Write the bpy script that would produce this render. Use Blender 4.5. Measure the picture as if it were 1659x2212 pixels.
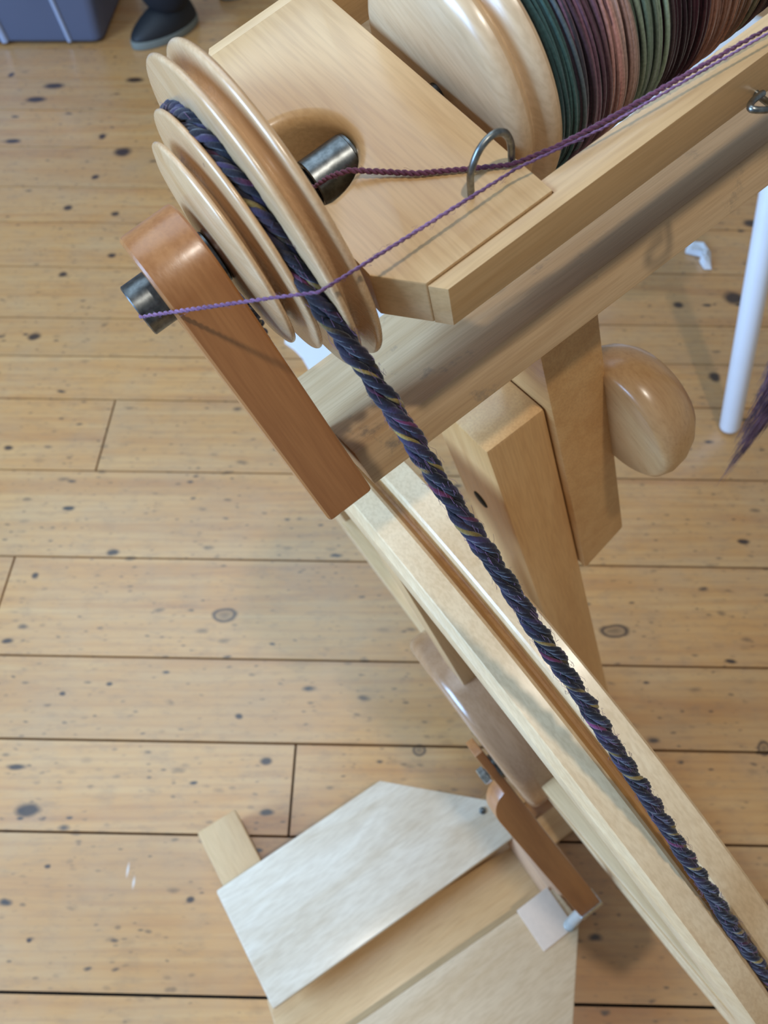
import bpy, bmesh, math, random
from math import sin, cos, pi, radians, sqrt, atan2
from mathutils import Vector, Matrix

# ------------------------------------------------------------------ clean
for o in list(bpy.data.objects):
    bpy.data.objects.remove(o, do_unlink=True)
sc = bpy.context.scene
COL = sc.collection
random.seed(7)

# ------------------------------------------------------------------ camera
CAM_H = 1.08
cam_d = bpy.data.cameras.new('camera')
cam = bpy.data.objects.new('camera', cam_d)
COL.objects.link(cam)
cam.location = (0, 0, CAM_H)
cam.rotation_euler = (radians(90 - 56), 0, 0)
cam_d.sensor_fit = 'VERTICAL'
cam_d.sensor_height = 36.0
cam_d.sensor_width = 27.0
cam_d.lens = 36.0 * 1700.0 / 2212.0
cam_d.clip_start = 0.01
cam_d.dof.use_dof = True
cam_d.dof.focus_distance = 0.30
cam_d.dof.aperture_fstop = 16.0
sc.camera = cam

# ------------------------------------------------------------------ light
world = bpy.data.worlds.new('world')
sc.world = world
world.use_nodes = True
bg = world.node_tree.nodes['Background']
bg.inputs[0].default_value = (0.80, 0.90, 1.0, 1)
bg.inputs[1].default_value = 0.25


def look(o, target):
    d = Vector(target) - o.location
    o.rotation_euler = d.to_track_quat('-Z', 'Y').to_euler()


def area_light(name, loc, target, sx, sy, watts, col):
    d = bpy.data.lights.new(name, 'AREA')
    d.shape = 'RECTANGLE'
    d.size = sx
    d.size_y = sy
    d.energy = watts
    d.color = col
    o = bpy.data.objects.new(name, d)
    COL.objects.link(o)
    o.location = loc
    look(o, target)
    return o


# roof window over the room and a tall window to the left
area_light('roof_window_light', (-1.0, 1.65, 2.75), (-1.0, 1.66, 0.0), 2.2, 2.2, 37, (0.58, 0.79, 1.0))
area_light('left_window_light', (-2.4, -0.5, 1.5), (0.0, 0.4, 0.8), 1.4, 1.4, 160, (0.35, 0.60, 1.0))

key_d = bpy.data.lights.new('ceiling_spot_light', 'SPOT')
key_d.energy = 63
key_d.color = (1.0, 0.93, 0.82)
key_d.shadow_soft_size = 0.05
key_d.spot_size = radians(95)
key_d.spot_blend = 0.6
key = bpy.data.objects.new('ceiling_spot_light', key_d)
COL.objects.link(key)
key.location = (0.20, -0.45, 2.75)
look(key, (0.0, 0.7, 0.4))

vs = sc.view_settings
vs.view_transform = 'Standard'
vs.look = 'None'
vs.gamma = 1.0
vs.use_curve_mapping = False
vs.exposure = 0.0

# ------------------------------------------------------------------ materials


class NT:
    def __init__(self, name):
        self.m = bpy.data.materials.new(name)
        self.m.use_nodes = True
        self.t = self.m.node_tree
        self.b = self.t.nodes['Principled BSDF']

    def n(self, typ, **kw):
        nd = self.t.nodes.new(typ)
        for k, v in kw.items():
            if isinstance(k, str) and k.startswith('i_'):
                key_ = k[2:]
                key_ = int(key_) if key_.isdigit() else key_.replace('_', ' ')
                nd.inputs[key_].default_value = v
            else:
                setattr(nd, k, v)
        return nd

    def l(self, a, b):
        self.t.links.new(a, b)

    def math(self, op, a, b=None, c=None, clamp=False):
        nd = self.t.nodes.new('ShaderNodeMath')
        nd.operation = op
        nd.use_clamp = clamp
        for i, v in enumerate((a, b, c)):
            if v is None:
                continue
            if isinstance(v, (int, float)):
                nd.inputs[i].default_value = v
            else:
                self.l(v, nd.inputs[i])
        return nd.outputs[0]

    def mix(self, fac, a, b, blend='MIX'):
        nd = self.t.nodes.new('ShaderNodeMix')
        nd.data_type = 'RGBA'
        nd.blend_type = blend
        for i, v in ((0, fac), (6, a), (7, b)):
            if isinstance(v, (int, float)):
                nd.inputs[i].default_value = v
            elif isinstance(v, tuple):
                nd.inputs[i].default_value = v if len(v) == 4 else (*v, 1)
            else:
                self.l(v, nd.inputs[i])
        return nd.outputs[2]

    def ramp(self, fac, stops):
        nd = self.t.nodes.new('ShaderNodeValToRGB')
        cr = nd.color_ramp
        while len(cr.elements) < len(stops):
            cr.elements.new(0.5)
        for e, (p, c) in zip(cr.elements, stops):
            e.position = p
            e.color = (*c, 1)
        self.l(fac, nd.inputs[0])
        return nd.outputs[0]

    def set(self, **kw):
        for k, v in kw.items():
            self.b.inputs[k.replace('_', ' ')].default_value = v


def srgb(r, g, b):
    def f(c):
        c /= 255.0
        return c / 12.92 if c <= .04045 else ((c + .055) / 1.055) ** 2.4
    return (f(r), f(g), f(b))


def wood(name, c1, c2, rough=0.38, grain='X', long_s=5.0, cross_s=70.0, coat=0.45, fleck=0.24, worn=0.0):
    k = NT(name)
    tc = k.n('ShaderNodeTexCoord')
    oi = k.n('ShaderNodeObjectInfo')
    add = k.n('ShaderNodeVectorMath', operation='ADD')
    k.l(tc.outputs['Object'], add.inputs[0])
    rs = k.math('MULTIPLY', oi.outputs['Random'], 13.7)
    k.l(rs, add.inputs[1])
    mp = k.n('ShaderNodeMapping')
    s = {'X': (long_s, cross_s, cross_s), 'Y': (cross_s, long_s, cross_s), 'Z': (cross_s, cross_s, long_s)}[grain]
    mp.inputs['Scale'].default_value = s
    k.l(add.outputs[0], mp.inputs[0])
    n1 = k.n('ShaderNodeTexNoise', i_Scale=1.0, i_Detail=5.0, i_Roughness=0.6, i_Distortion=0.6)
    k.l(mp.outputs[0], n1.inputs['Vector'])
    base = k.ramp(n1.outputs[0], [(0.30, c2), (0.62, c1)])
    mp2 = k.n('ShaderNodeMapping')
    mp2.inputs['Scale'].default_value = tuple(v * (9 if v == long_s else 11) for v in s)
    k.l(add.outputs[0], mp2.inputs[0])
    n2 = k.n('ShaderNodeTexNoise', i_Scale=1.0, i_Detail=2.0)
    k.l(mp2.outputs[0], n2.inputs['Vector'])
    fl = k.ramp(n2.outputs[0], [(0.35, (0.55, 0.45, 0.36)), (0.6, (1, 1, 1))])
    col = k.mix(fleck, base, fl, 'MULTIPLY')
    if worn:
        n3 = k.n('ShaderNodeTexNoise', i_Scale=38.0, i_Detail=6.0, i_Roughness=0.7)
        k.l(tc.outputs['Object'], n3.inputs['Vector'])
        wr = k.math('MULTIPLY', k.ramp(n3.outputs[0], [(0.60, (0, 0, 0)), (0.72, (1, 1, 1))]), worn)
        col = k.mix(wr, col, (0.13, 0.12, 0.10))
    k.l(col, k.b.inputs['Base Color'])
    bp = k.n('ShaderNodeBump', i_Strength=0.08, i_Distance=0.0006)
    k.l(n2.outputs[0], bp.inputs['Height'])
    k.l(bp.outputs[0], k.b.inputs['Normal'])
    rr = k.math('MULTIPLY_ADD', n2.outputs[0], 0.15, rough - 0.07)
    k.l(rr, k.b.inputs['Roughness'])
    k.set(Coat_Weight=coat, Coat_Roughness=0.22)
    return k.m


MAPLE1, MAPLE2 = srgb(212, 174, 124), srgb(204, 162, 110)
M_maple = wood('pale_maple', MAPLE1, MAPLE2)
M_maple_z = wood('pale_maple_crosswise', MAPLE1, MAPLE2, grain='Y')
M_amber = wood('amber_maple', srgb(176, 120, 70), srgb(156, 100, 54), rough=0.32, coat=0.25)
M_beam = wood('worn_maple', srgb(214, 180, 136), srgb(196, 158, 112), rough=0.45, cross_s=90, worn=0.6)
M_turn = wood('turned_maple', srgb(214, 178, 136), srgb(200, 158, 112), rough=0.26, grain='Y', coat=0.5, long_s=8, cross_s=95)
M_rim = wood('rim_maple', srgb(226, 194, 150), srgb(216, 180, 134), rough=0.36, grain='Y', long_s=20, cross_s=60, coat=0.25)
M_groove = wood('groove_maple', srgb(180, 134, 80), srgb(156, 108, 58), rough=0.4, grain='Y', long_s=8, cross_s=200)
M_hub = wood('glossy_hub', srgb(178, 136, 100), srgb(158, 116, 80), rough=0.22, grain='Y', coat=0.7)
M_tread2 = wood('near_treadle_plywood', srgb(212, 184, 148), srgb(200, 168, 128), rough=0.36, long_s=7, cross_s=34, coat=0.4, worn=0.10)
M_tread = wood('treadle_plywood', srgb(226, 210, 186), srgb(208, 186, 156), rough=0.33, long_s=7, cross_s=34, coat=0.3)
M_foot = wood('footman_wood', srgb(178, 116, 62), srgb(156, 96, 48), rough=0.45)
M_endgrain = wood('end_grain', srgb(212, 168, 132), srgb(196, 150, 112), rough=0.5)


def metal(name, col, rough, metallic=1.0):
    k = NT(name)
    tc = k.n('ShaderNodeTexCoord')
    n1 = k.n('ShaderNodeTexNoise', i_Scale=420.0, i_Detail=4.0)
    k.l(tc.outputs['Object'], n1.inputs['Vector'])
    c = k.mix(k.ramp(n1.outputs[0], [(0.35, (0, 0, 0)), (0.65, (1, 1, 1))]), tuple(v * 0.55 for v in col), col)
    k.l(c, k.b.inputs['Base Color'])
    k.set(Metallic=metallic, Roughness=rough)
    return k.m


M_steel = metal('dark_steel', (0.20, 0.21, 0.21), 0.33)
M_wire = metal('grey_wire', (0.34, 0.36, 0.35), 0.36)
M_zinc = metal('zinc_bolt', (0.62, 0.68, 0.68), 0.3)
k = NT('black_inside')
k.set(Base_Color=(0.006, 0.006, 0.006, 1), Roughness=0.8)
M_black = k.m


def plain(name, col, rough=0.6, noise=0.12, scale=60, sheen=0.0, **kw):
    k = NT(name)
    tc = k.n('ShaderNodeTexCoord')
    n1 = k.n('ShaderNodeTexNoise', i_Scale=float(scale), i_Detail=4.0)
    k.l(tc.outputs['Object'], n1.inputs['Vector'])
    c = k.mix(n1.outputs[0], tuple(v * (1 - noise) for v in col), tuple(min(1, v * (1 + noise)) for v in col))
    k.l(c, k.b.inputs['Base Color'])
    k.set(Roughness=rough, Sheen_Weight=sheen)
    for a, b in kw.items():
        k.b.inputs[a.replace('_', ' ')].default_value = b
    return k.m


def wool(name, stops, scale=60.0, axis_scale=(1, 1, 1), bump=0.4):
    k = NT(name)
    tc = k.n('ShaderNodeTexCoord')
    mp = k.n('ShaderNodeMapping')
    mp.inputs['Scale'].default_value = axis_scale
    k.l(tc.outputs['Object'], mp.inputs[0])
    n1 = k.n('ShaderNodeTexNoise', i_Scale=scale, i_Detail=3.0)
    k.l(mp.outputs[0], n1.inputs['Vector'])
    c = k.ramp(n1.outputs[0], stops)
    n2 = k.n('ShaderNodeTexNoise', i_Scale=1400.0, i_Detail=3.0)
    k.l(tc.outputs['Object'], n2.inputs['Vector'])
    c = k.mix(0.35, c, k.ramp(n2.outputs[0], [(0.3, (0.25, 0.25, 0.28)), (0.65, (1, 1, 1))]), 'MULTIPLY')
    k.l(c, k.b.inputs['Base Color'])
    bp = k.n('ShaderNodeBump', i_Strength=bump, i_Distance=0.0006)
    k.l(n2.outputs[0], bp.inputs['Height'])
    k.l(bp.outputs[0], k.b.inputs['Normal'])
    k.set(Roughness=0.9, Sheen_Weight=0.25, Sheen_Roughness=0.5, Specular_IOR_Level=0.2)
    return k.m


M_ply = wool('dark_variegated_ply', [(0.30, srgb(20, 18, 24)), (0.48, srgb(36, 34, 46)), (0.58, srgb(52, 42, 58)), (0.66, srgb(42, 44, 60))], 42.0)
M_ply2 = wool('navy_violet_single', [(0.32, srgb(24, 20, 28)), (0.50, srgb(40, 38, 56)), (0.60, srgb(62, 50, 78)), (0.70, srgb(50, 56, 74))], 40.0)
M_goldmix = wool('dark_single_with_mustard', [(0.47, srgb(34, 28, 34)), (0.51, srgb(120, 100, 52)), (0.62, srgb(176, 150, 84)), (0.66, srgb(40, 32, 40))], 15.0)
M_goldmix2 = wool('dark_single_with_ochre', [(0.54, srgb(30, 28, 38)), (0.57, srgb(128, 106, 62)), (0.64, srgb(158, 134, 78)), (0.68, srgb(44, 38, 58))], 14.0)
M_plummix = wool('dark_single_with_plum', [(0.48, srgb(34, 26, 38)), (0.53, srgb(98, 44, 70)), (0.62, srgb(124, 64, 104)), (0.66, srgb(48, 42, 66))], 15.0)
M_gold = wool('mustard_strand', [(0.35, srgb(128, 104, 40)), (0.65, srgb(188, 158, 74))], 90.0)
M_plum = wool('plum_strand', [(0.35, srgb(96, 34, 70)), (0.65, srgb(136, 62, 116))], 90.0)
M_yarn_lilac = wool('lilac_yarn', [(0.35, srgb(104, 66, 98)), (0.65, srgb(150, 112, 148))], 50.0)
M_yarn_plum = wool('dusty_plum_yarn', [(0.35, srgb(86, 42, 62)), (0.60, srgb(118, 70, 92))], 40.0)
M_roving = wool('purple_roving', [(0.35, srgb(92, 56, 84)), (0.65, srgb(146, 104, 134))], 60.0)

k = NT('wound_wool')
at = k.n('ShaderNodeVertexColor')
at.layer_name = 'Col'
tc = k.n('ShaderNodeTexCoord')
n2 = k.n('ShaderNodeTexNoise', i_Scale=900.0, i_Detail=3.0)
k.l(tc.outputs['Object'], n2.inputs['Vector'])
c = k.mix(0.4, at.outputs[0], k.ramp(n2.outputs[0], [(0.3, (0.35, 0.33, 0.33)), (0.65, (1, 1, 1))]), 'MULTIPLY')
k.l(c, k.b.inputs['Base Color'])
bp = k.n('ShaderNodeBump', i_Strength=0.4, i_Distance=0.0005)
k.l(n2.outputs[0], bp.inputs['Height'])
k.l(bp.outputs[0], k.b.inputs['Normal'])
k.set(Roughness=0.95, Sheen_Weight=0.15, Specular_IOR_Level=0.15)
M_wound = k.m

# pine floor: grain, specks and the knots it has
KNOTS = [(-0.2424, 0.5383, 0.0183, 0.011), (0.3468, 0.5137, 0.0209, 0.0107), (0.048, 0.3326, 0.0089, 0.0077), (-0.4697, 0.2543, 0.0171, 0.0071), (-0.4999, 0.3118, 0.0113, 0.0044), (-0.6257, 1.7687, 0.0222, 0.0195), (-0.8587, 2.0677, 0.0266, 0.0138), (-0.8908, 2.0024, 0.0261, 0.0133), (-0.654, 2.0978, 0.0219, 0.014), (-0.1607, 0.318, 0.0082, 0.005), (-0.1551, 0.2514, 0.011, 0.0047), (0.7085, 1.25, 0.0206, 0.0195), (0.6199, 1.0326, 0.0104, 0.0119), (-0.2415, 0.1492, 0.0052, 0.0037), (-0.6864, 1.8338, 0.009, 0.0121), (-0.6714, 1.6674, 0.0086, 0.0091), (-0.6669, 1.3224, 0.0096, 0.0088), (-0.7074, 1.5499, 0.0093, 0.0102), (-0.5985, 1.528, 0.0093, 0.0084), (-0.682, 1.1395, 0.0126, 0.009), (-0.548, 0.6067, 0.0058, 0.005), (-0.5623, 0.4978, 0.0097, 0.0045), (-0.397, 0.4288, 0.0047, 0.0035), (-0.4609, 0.4135, 0.0046, 0.0035), (0.5796, 0.6708, 0.0097, 0.0053), (0.5101, 0.4653, 0.0095, 0.0036), (-0.9015, 1.8138, 0.018, 0.01), (-0.5793, 1.3863, 0.0098, 0.0076), (-0.6579, 0.8634, 0.0081, 0.0052), (-0.4326, 0.649, 0.0104, 0.0052), (0.5231, 0.337, 0.0089, 0.0103), (-0.9863, 2.1259, 0.0074, 0.0119), (-0.2031, 0.3809, 0.0065, 0.004), (-0.4301, 0.1025, 0.0034, 0.0025), (0.8102, 1.495, 0.0183, 0.0131), (0.5923, 1.2321, 0.0112, 0.0096), (-0.4287, 0.1855, 0.0041, 0.0027)]
RINGED = (0, 1, 2, 30)


def floor_material():
    k = NT('knotty_pine')
    geo = k.n('ShaderNodeNewGeometry')
    oi = k.n('ShaderNodeObjectInfo')
    P = geo.outputs['Position']
    # wobble so that knots and grain are irregular
    wn = k.n('ShaderNodeTexNoise', i_Scale=22.0, i_Detail=3.0)
    k.l(P, wn.inputs['Vector'])
    wob = k.n('ShaderNodeVectorMath', operation='SUBTRACT')
    k.l(wn.outputs['Color'], wob.inputs[0])
    wob.inputs[1].default_value = (0.5, 0.5, 0.5)
    wsc = k.n('ShaderNodeVectorMath', operation='SCALE')
    k.l(wob.outputs[0], wsc.inputs[0])
    wsc.inputs['Scale'].default_value = 0.012
    Q = k.n('ShaderNodeVectorMath', operation='ADD')
    k.l(P, Q.inputs[0])
    k.l(wsc.outputs[0], Q.inputs[1])
    Q = Q.outputs[0]
    # knots
    solid = None
    ring = None
    for i, (x, y, rx, ry) in enumerate(KNOTS):
        sub = k.n('ShaderNodeVectorMath', operation='SUBTRACT')
        k.l(Q, sub.inputs[0])
        sub.inputs[1].default_value = (x, y, 0)
        mul = k.n('ShaderNodeVectorMath', operation='MULTIPLY')
        k.l(sub.outputs[0], mul.inputs[0])
        mul.inputs[1].default_value = (1 / rx, 1 / ry, 0)
        ln = k.n('ShaderNodeVectorMath', operation='LENGTH')
        k.l(mul.outputs[0], ln.inputs[0])
        d = ln.outputs['Value']
        if i in RINGED:
            r_ = k.math('SUBTRACT', 1.0, k.math('MULTIPLY', k.math('ABSOLUTE', k.math('SUBTRACT', d, 0.85)), 3.0), clamp=True)
            f_ = k.math('MULTIPLY', k.math('SUBTRACT', 1.15, d, clamp=True), 0.6)
            v = k.math('MAXIMUM', r_, f_)
        else:
            v = k.math('MULTIPLY', k.math('SUBTRACT', 1.25, d, clamp=True), 1.6, clamp=True)
        solid = v if solid is None else k.math('MAXIMUM', solid, v)
    # grain
    rnd = k.math('MULTIPLY', oi.outputs['Random'], 31.0)
    off = k.n('ShaderNodeCombineXYZ')
    k.l(rnd, off.inputs[0])
    k.l(rnd, off.inputs[1])
    pv = k.n('ShaderNodeVectorMath', operation='ADD')
    k.l(P, pv.inputs[0])
    k.l(off.outputs[0], pv.inputs[1])
    mp = k.n('ShaderNodeMapping')
    mp.inputs['Scale'].default_value = (1.6, 26.0, 1.0)
    k.l(pv.outputs[0], mp.inputs[0])
    n1 = k.n('ShaderNodeTexNoise', i_Scale=1.0, i_Detail=5.0, i_Roughness=0.62, i_Distortion=1.2)
    k.l(mp.outputs[0], n1.inputs['Vector'])
    col = k.ramp(n1.outputs[0], [(0.26, srgb(184, 124, 68)), (0.46, srgb(202, 146, 84)), (0.66, srgb(210, 160, 100))])
    # broad growth-ring arches
    mpw = k.n('ShaderNodeMapping')
    mpw.inputs['Scale'].default_value = (0.9, 9.0, 1.0)
    k.l(pv.outputs[0], mpw.inputs[0])
    wv = k.n('ShaderNodeTexWave', i_Scale=2.6, i_Distortion=7.0, i_Detail=2.0, bands_direction='Y')
    wv.inputs['Detail Scale'].default_value = 0.8
    k.l(mpw.outputs[0], wv.inputs['Vector'])
    arch = k.math('MULTIPLY', k.ramp(wv.outputs[1], [(0.0, (0, 0, 0)), (0.75, (0.15, 0.15, 0.15)), (0.95, (1, 1, 1))]), 0.22)
    col = k.mix(arch, col, srgb(166, 112, 66))
    # blotchy wear
    n3 = k.n('ShaderNodeTexNoise', i_Scale=9.0, i_Detail=5.0, i_Roughness=0.65)
    k.l(P, n3.inputs['Vector'])
    col = k.mix(k.math('MULTIPLY', k.ramp(n3.outputs[0], [(0.42, (0, 0, 0)), (0.70, (1, 1, 1))]), 0.30), col, srgb(170, 150, 122))
    n4 = k.n('ShaderNodeTexNoise', i_Scale=1.0, i_Detail=6.0, i_Roughness=0.7)
    mp4 = k.n('ShaderNodeMapping')
    mp4.inputs['Scale'].default_value = (28.0, 75.0, 1.0)
    k.l(Q, mp4.inputs[0])
    k.l(mp4.outputs[0], n4.inputs['Vector'])
    col = k.mix(k.math('MULTIPLY', k.ramp(n4.outputs[0], [(0.50, (0, 0, 0)), (0.72, (1, 1, 1))]), 0.42), col, srgb(134, 104, 76))
    # board to board tone
    col = k.mix(k.math('MULTIPLY', oi.outputs['Random'], 0.28), col, srgb(168, 128, 84))
    # specks
    for scl, thr, amt, seed in ((34.0, 0.18, 1.0, 0.0), (70.0, 0.22, 0.75, 3.3), (120.0, 0.26, 0.55, 5.3), (16.0, 0.095, 1.0, 7.1)):
        mps = k.n('ShaderNodeMapping')
        mps.inputs['Scale'].default_value = (0.45, 1.0, 1.0)
        mps.inputs['Location'].default_value = (seed, seed * 1.7, 0.35)
        k.l(Q, mps.inputs[0])
        vo = k.n('ShaderNodeTexVoronoi', i_Scale=scl)
        k.l(mps.outputs[0], vo.inputs['Vector'])
        sp = k.ramp(vo.outputs['Distance'], [(thr * 0.35, (1, 1, 1)), (thr, (0, 0, 0))])
        vc = k.n('ShaderNodeSeparateColor')
        k.l(vo.outputs['Color'], vc.inputs[0])
        gate = k.math('MULTIPLY', vc.outputs[0], vc.outputs[1])
        f = k.math('MULTIPLY', k.math('MULTIPLY', sp, gate), amt * 1.6, clamp=True)
        col = k.mix(f, col, srgb(60, 48, 40))
    col = k.mix(k.math('MULTIPLY', solid, 0.95), col, srgb(46, 28, 22))
    for (x, y, rx, ry) in ((-0.3245, 0.1815, 0.0022, 0.011), (-0.3145, 0.1668, 0.0022, 0.009)):
        sub = k.n('ShaderNodeVectorMath', operation='SUBTRACT')
        k.l(P, sub.inputs[0])
        sub.inputs[1].default_value = (x, y, 0)
        mul = k.n('ShaderNodeVectorMath', operation='MULTIPLY')
        k.l(sub.outputs[0], mul.inputs[0])
        mul.inputs[1].default_value = (1 / rx, 1 / ry, 0)
        ln = k.n('ShaderNodeVectorMath', operation='LENGTH')
        k.l(mul.outputs[0], ln.inputs[0])
        col = k.mix(k.math('MULTIPLY', k.math('SUBTRACT', 1.0, ln.outputs['Value'], clamp=True), 0.9), col, srgb(226, 216, 206))
    k.l(col, k.b.inputs['Base Color'])
    rg = k.math('MULTIPLY_ADD', n3.outputs[0], 0.22, 0.30)
    k.l(rg, k.b.inputs['Roughness'])
    bp = k.n('ShaderNodeBump', i_Strength=0.12, i_Distance=0.001)
    k.l(n1.outputs[0], bp.inputs['Height'])
    k.l(bp.outputs[0], k.b.inputs['Normal'])
    k.set(Specular_IOR_Level=0.5, Coat_Weight=1.0, Coat_Roughness=0.25)
    return k.m


M_floor = floor_material()
M_sub = plain('dark_subfloor', (0.035, 0.026, 0.02), 0.9)

# ------------------------------------------------------------------ helpers


def lab(o, label, cat, group=None, kind=None):
    o['label'] = label
    o['category'] = cat
    if group:
        o['group'] = group
    if kind:
        o['kind'] = kind
    return o


def empty(name, loc):
    o = bpy.data.objects.new(name, None)
    o.empty_display_size = 0.05
    o.location = loc
    COL.objects.link(o)
    return o


def mat4(O, X, Y, Z):
    X, Y, Z = Vector(X), Vector(Y), Vector(Z)
    m = Matrix((X, Y, Z)).transposed().to_4x4()
    m.translation = Vector(O)
    return m


def link(name, bm, mat, parent=None, mw=None, smooth=False, autosmooth=None):
    me = bpy.data.meshes.new(name)
    bm.normal_update()
    bm.to_mesh(me)
    bm.free()
    if isinstance(mat, (list, tuple)):
        for m_ in mat:
            me.materials.append(m_)
    else:
        me.materials.append(mat)
    if smooth:
        for p in me.polygons:
            p.use_smooth = True
    if autosmooth:
        me.set_sharp_from_angle(angle=radians(autosmooth))
    o = bpy.data.objects.new(name, me)
    COL.objects.link(o)
    if mw is not None:
        o.matrix_world = mw
    if parent is not None:
        o.parent = parent
        # full world matrix of the parent chain (matrix_world is not evaluated yet)
        pm = world_of(parent)
        o.matrix_parent_inverse = pm.inverted()
    return o


def world_of(o):
    m = Matrix.LocRotScale(o.location, o.rotation_euler, o.scale)
    if o.parent:
        m = world_of(o.parent) @ o.matrix_parent_inverse @ m
    return m


def bevel_all(bm, w, seg=2, ang=30):
    es = [e for e in bm.edges if len(e.link_faces) == 2 and e.calc_face_angle(0) > radians(ang)]
    if w > 0:
        bmesh.ops.bevel(bm, geom=es, offset=w, segments=seg, profile=0.6, affect='EDGES', clamp_overlap=True)


def box_bm(x0, x1, y0, y1, z0, z1, bev=0.001, seg=2):
    bm = bmesh.new()
    v = [bm.verts.new((x, y, z)) for x in (x0, x1) for y in (y0, y1) for z in (z0, z1)]
    for f in ((0, 1, 3, 2), (4, 6, 7, 5), (0, 4, 5, 1), (2, 3, 7, 6), (0, 2, 6, 4), (1, 5, 7, 3)):
        bm.faces.new([v[i] for i in f])
    bmesh.ops.recalc_face_normals(bm, faces=bm.faces)
    bevel_all(bm, bev, seg)
    return bm


def prism_bm(pts, z0, z1, bev=0.001, seg=2, ang=30):
    bm = bmesh.new()
    a = [bm.verts.new((x, y, z0)) for x, y in pts]
    b = [bm.verts.new((x, y, z1)) for x, y in pts]
    n = len(pts)
    bm.faces.new(a[::-1])
    bm.faces.new(b)
    for i in range(n):
        j = (i + 1) % n
        bm.faces.new((a[i], a[j], b[j], b[i]))
    bmesh.ops.recalc_face_normals(bm, faces=bm.faces)
    bevel_all(bm, bev, seg, ang)
    return bm


def lathe_bm(prof, seg=96, closed=False, mats=None):
    """profile of (axial, radius) turned about local X"""
    bm = bmesh.new()
    rings = []
    for (x, r) in prof:
        if r < 1e-6:
            rings.append([bm.verts.new((x, 0, 0))])
        else:
            rings.append([bm.verts.new((x, r * cos(2 * pi * i / seg), r * sin(2 * pi * i / seg))) for i in range(seg)])
    prs = list(zip(rings, rings[1:]))
    if closed:
        prs.append((rings[-1], rings[0]))
    for q, (a, b) in enumerate(prs):
        for i in range(seg):
            j = (i + 1) % seg
            if len(a) == 1 and len(b) == 1:
                continue
            if len(a) == 1:
                f = bm.faces.new((a[0], b[i], b[j]))
            elif len(b) == 1:
                f = bm.faces.new((a[i], a[j], b[0]))
            else:
                f = bm.faces.new((a[i], a[j], b[j], b[i]))
            if mats:
                f.material_index = mats[q]
    bmesh.ops.recalc_face_normals(bm, faces=bm.faces)
    return bm


def tube_bm(path, rad, seg=8, bm=None, cap=True, closed=False):
    own = bm is None
    if own:
        bm = bmesh.new()
    path = [Vector(p) for p in path]
    n = len(path)
    rads = rad if isinstance(rad, (list, tuple)) else [rad] * n
    rings = []
    up = None
    for i, p in enumerate(path):
        if closed:
            t = path[(i + 1) % n] - path[i - 1]
        else:
            t = path[min(i + 1, n - 1)] - path[max(i - 1, 0)]
        t.normalize()
        if up is None:
            up = t.orthogonal().normalized()
        up = (up - t * up.dot(t))
        if up.length < 1e-6:
            up = t.orthogonal()
        up.normalize()
        s = t.cross(up)
        rings.append([bm.verts.new(p + rads[i] * (cos(2 * pi * q / seg) * up + sin(2 * pi * q / seg) * s)) for q in range(seg)])
    for i in range(n if closed else n - 1):
        a, b = rings[i], rings[(i + 1) % n]
        for q in range(seg):
            r = (q + 1) % seg
            bm.faces.new((a[q], a[r], b[r], b[q]))
    if cap and not closed:
        bm.faces.new(rings[0][::-1])
        bm.faces.new(rings[-1])
    return bm


def smoothpath(pts, n=12):
    """Catmull-Rom through the points"""
    pts = [Vector(p) for p in pts]
    out = []
    for i in range(len(pts) - 1):
        p0 = pts[max(i - 1, 0)]
        p1, p2 = pts[i], pts[i + 1]
        p3 = pts[min(i + 2, len(pts) - 1)]
        for q in range(n):
            t = q / n
            out.append(0.5 * ((2 * p1) + (-p0 + p2) * t + (2 * p0 - 5 * p1 + 4 * p2 - p3) * t * t + (-p0 + 3 * p1 - 3 * p2 + p3) * t ** 3))
    out.append(pts[-1])
    return out


# ------------------------------------------------------------------ floor
YAW = -0.0185
sub = box_bm(-3.0, 3.2, -1.2, 4.6, -0.06, -0.021, 0)
fl = link('floor', sub, M_sub)
fl['kind'] = 'structure'
fl['label'] = 'worn knotty pine floorboards with dark gaps'
SEAMS = [1.9365, 1.6133, 1.4843, 1.3354, 1.1815, 1.0769, 0.9674, 0.8045, 0.6325, 0.4636, 0.3401, 0.2191, 0.041]
rows = sorted(SEAMS + [1.775, 2.09, 2.25, 2.40, 2.56, 2.71, 2.87, 3.02, 3.18, 3.34, 3.5, 3.66, 3.82, 3.98, 4.14, 4.3, 4.45, -0.13, -0.29, -0.44, -0.6, -0.75, -0.91, -1.07])
JOINTS = {(0.8045): [-0.51], (0.2191): [-0.128], (0.4636): [-0.60]}
gap = 0.0034
for i in range(len(rows) - 1):
    y0, y1 = rows[i], rows[i + 1]
    js = JOINTS.get(y0)
    if js is None:
        js = [random.uniform(0.9, 2.2)]
    xs = [-2.9] + js + [3.1]
    for q in range(len(xs) - 1):
        x0, x1 = xs[q], xs[q + 1]
        xm = (x0 + x1) / 2
        bm = box_bm(x0 + (0.0016 if q else 0) - xm, x1 - 0.0016 - xm, -(y1 - y0) / 2 + gap / 2, (y1 - y0) / 2 - gap / 2, -0.021, 0.0, 0.0, 1)
        mw = Matrix.Rotation(YAW, 4, 'Z') @ Matrix.Translation((xm, (y0 + y1) / 2, random.uniform(-0.0006, 0.0004)))
        link('floorboard', bm, M_floor, fl, mw)

# ------------------------------------------------------------------ spinning wheel
# the drive plane leans a little; A runs along the axle (orifice to back),
# M and D lie in the drive plane
A = Vector((0.7933, 0.5413, 0.2787)).normalized()
M = Vector((0.6061, -0.6594, -0.4448))
M = (M - A * M.dot(A)).normalized()
D = A.cross(M)
if D.z > 0:
    D = -D
HUB = Vector((0.1083, 0.2529, 0.4247))


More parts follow.
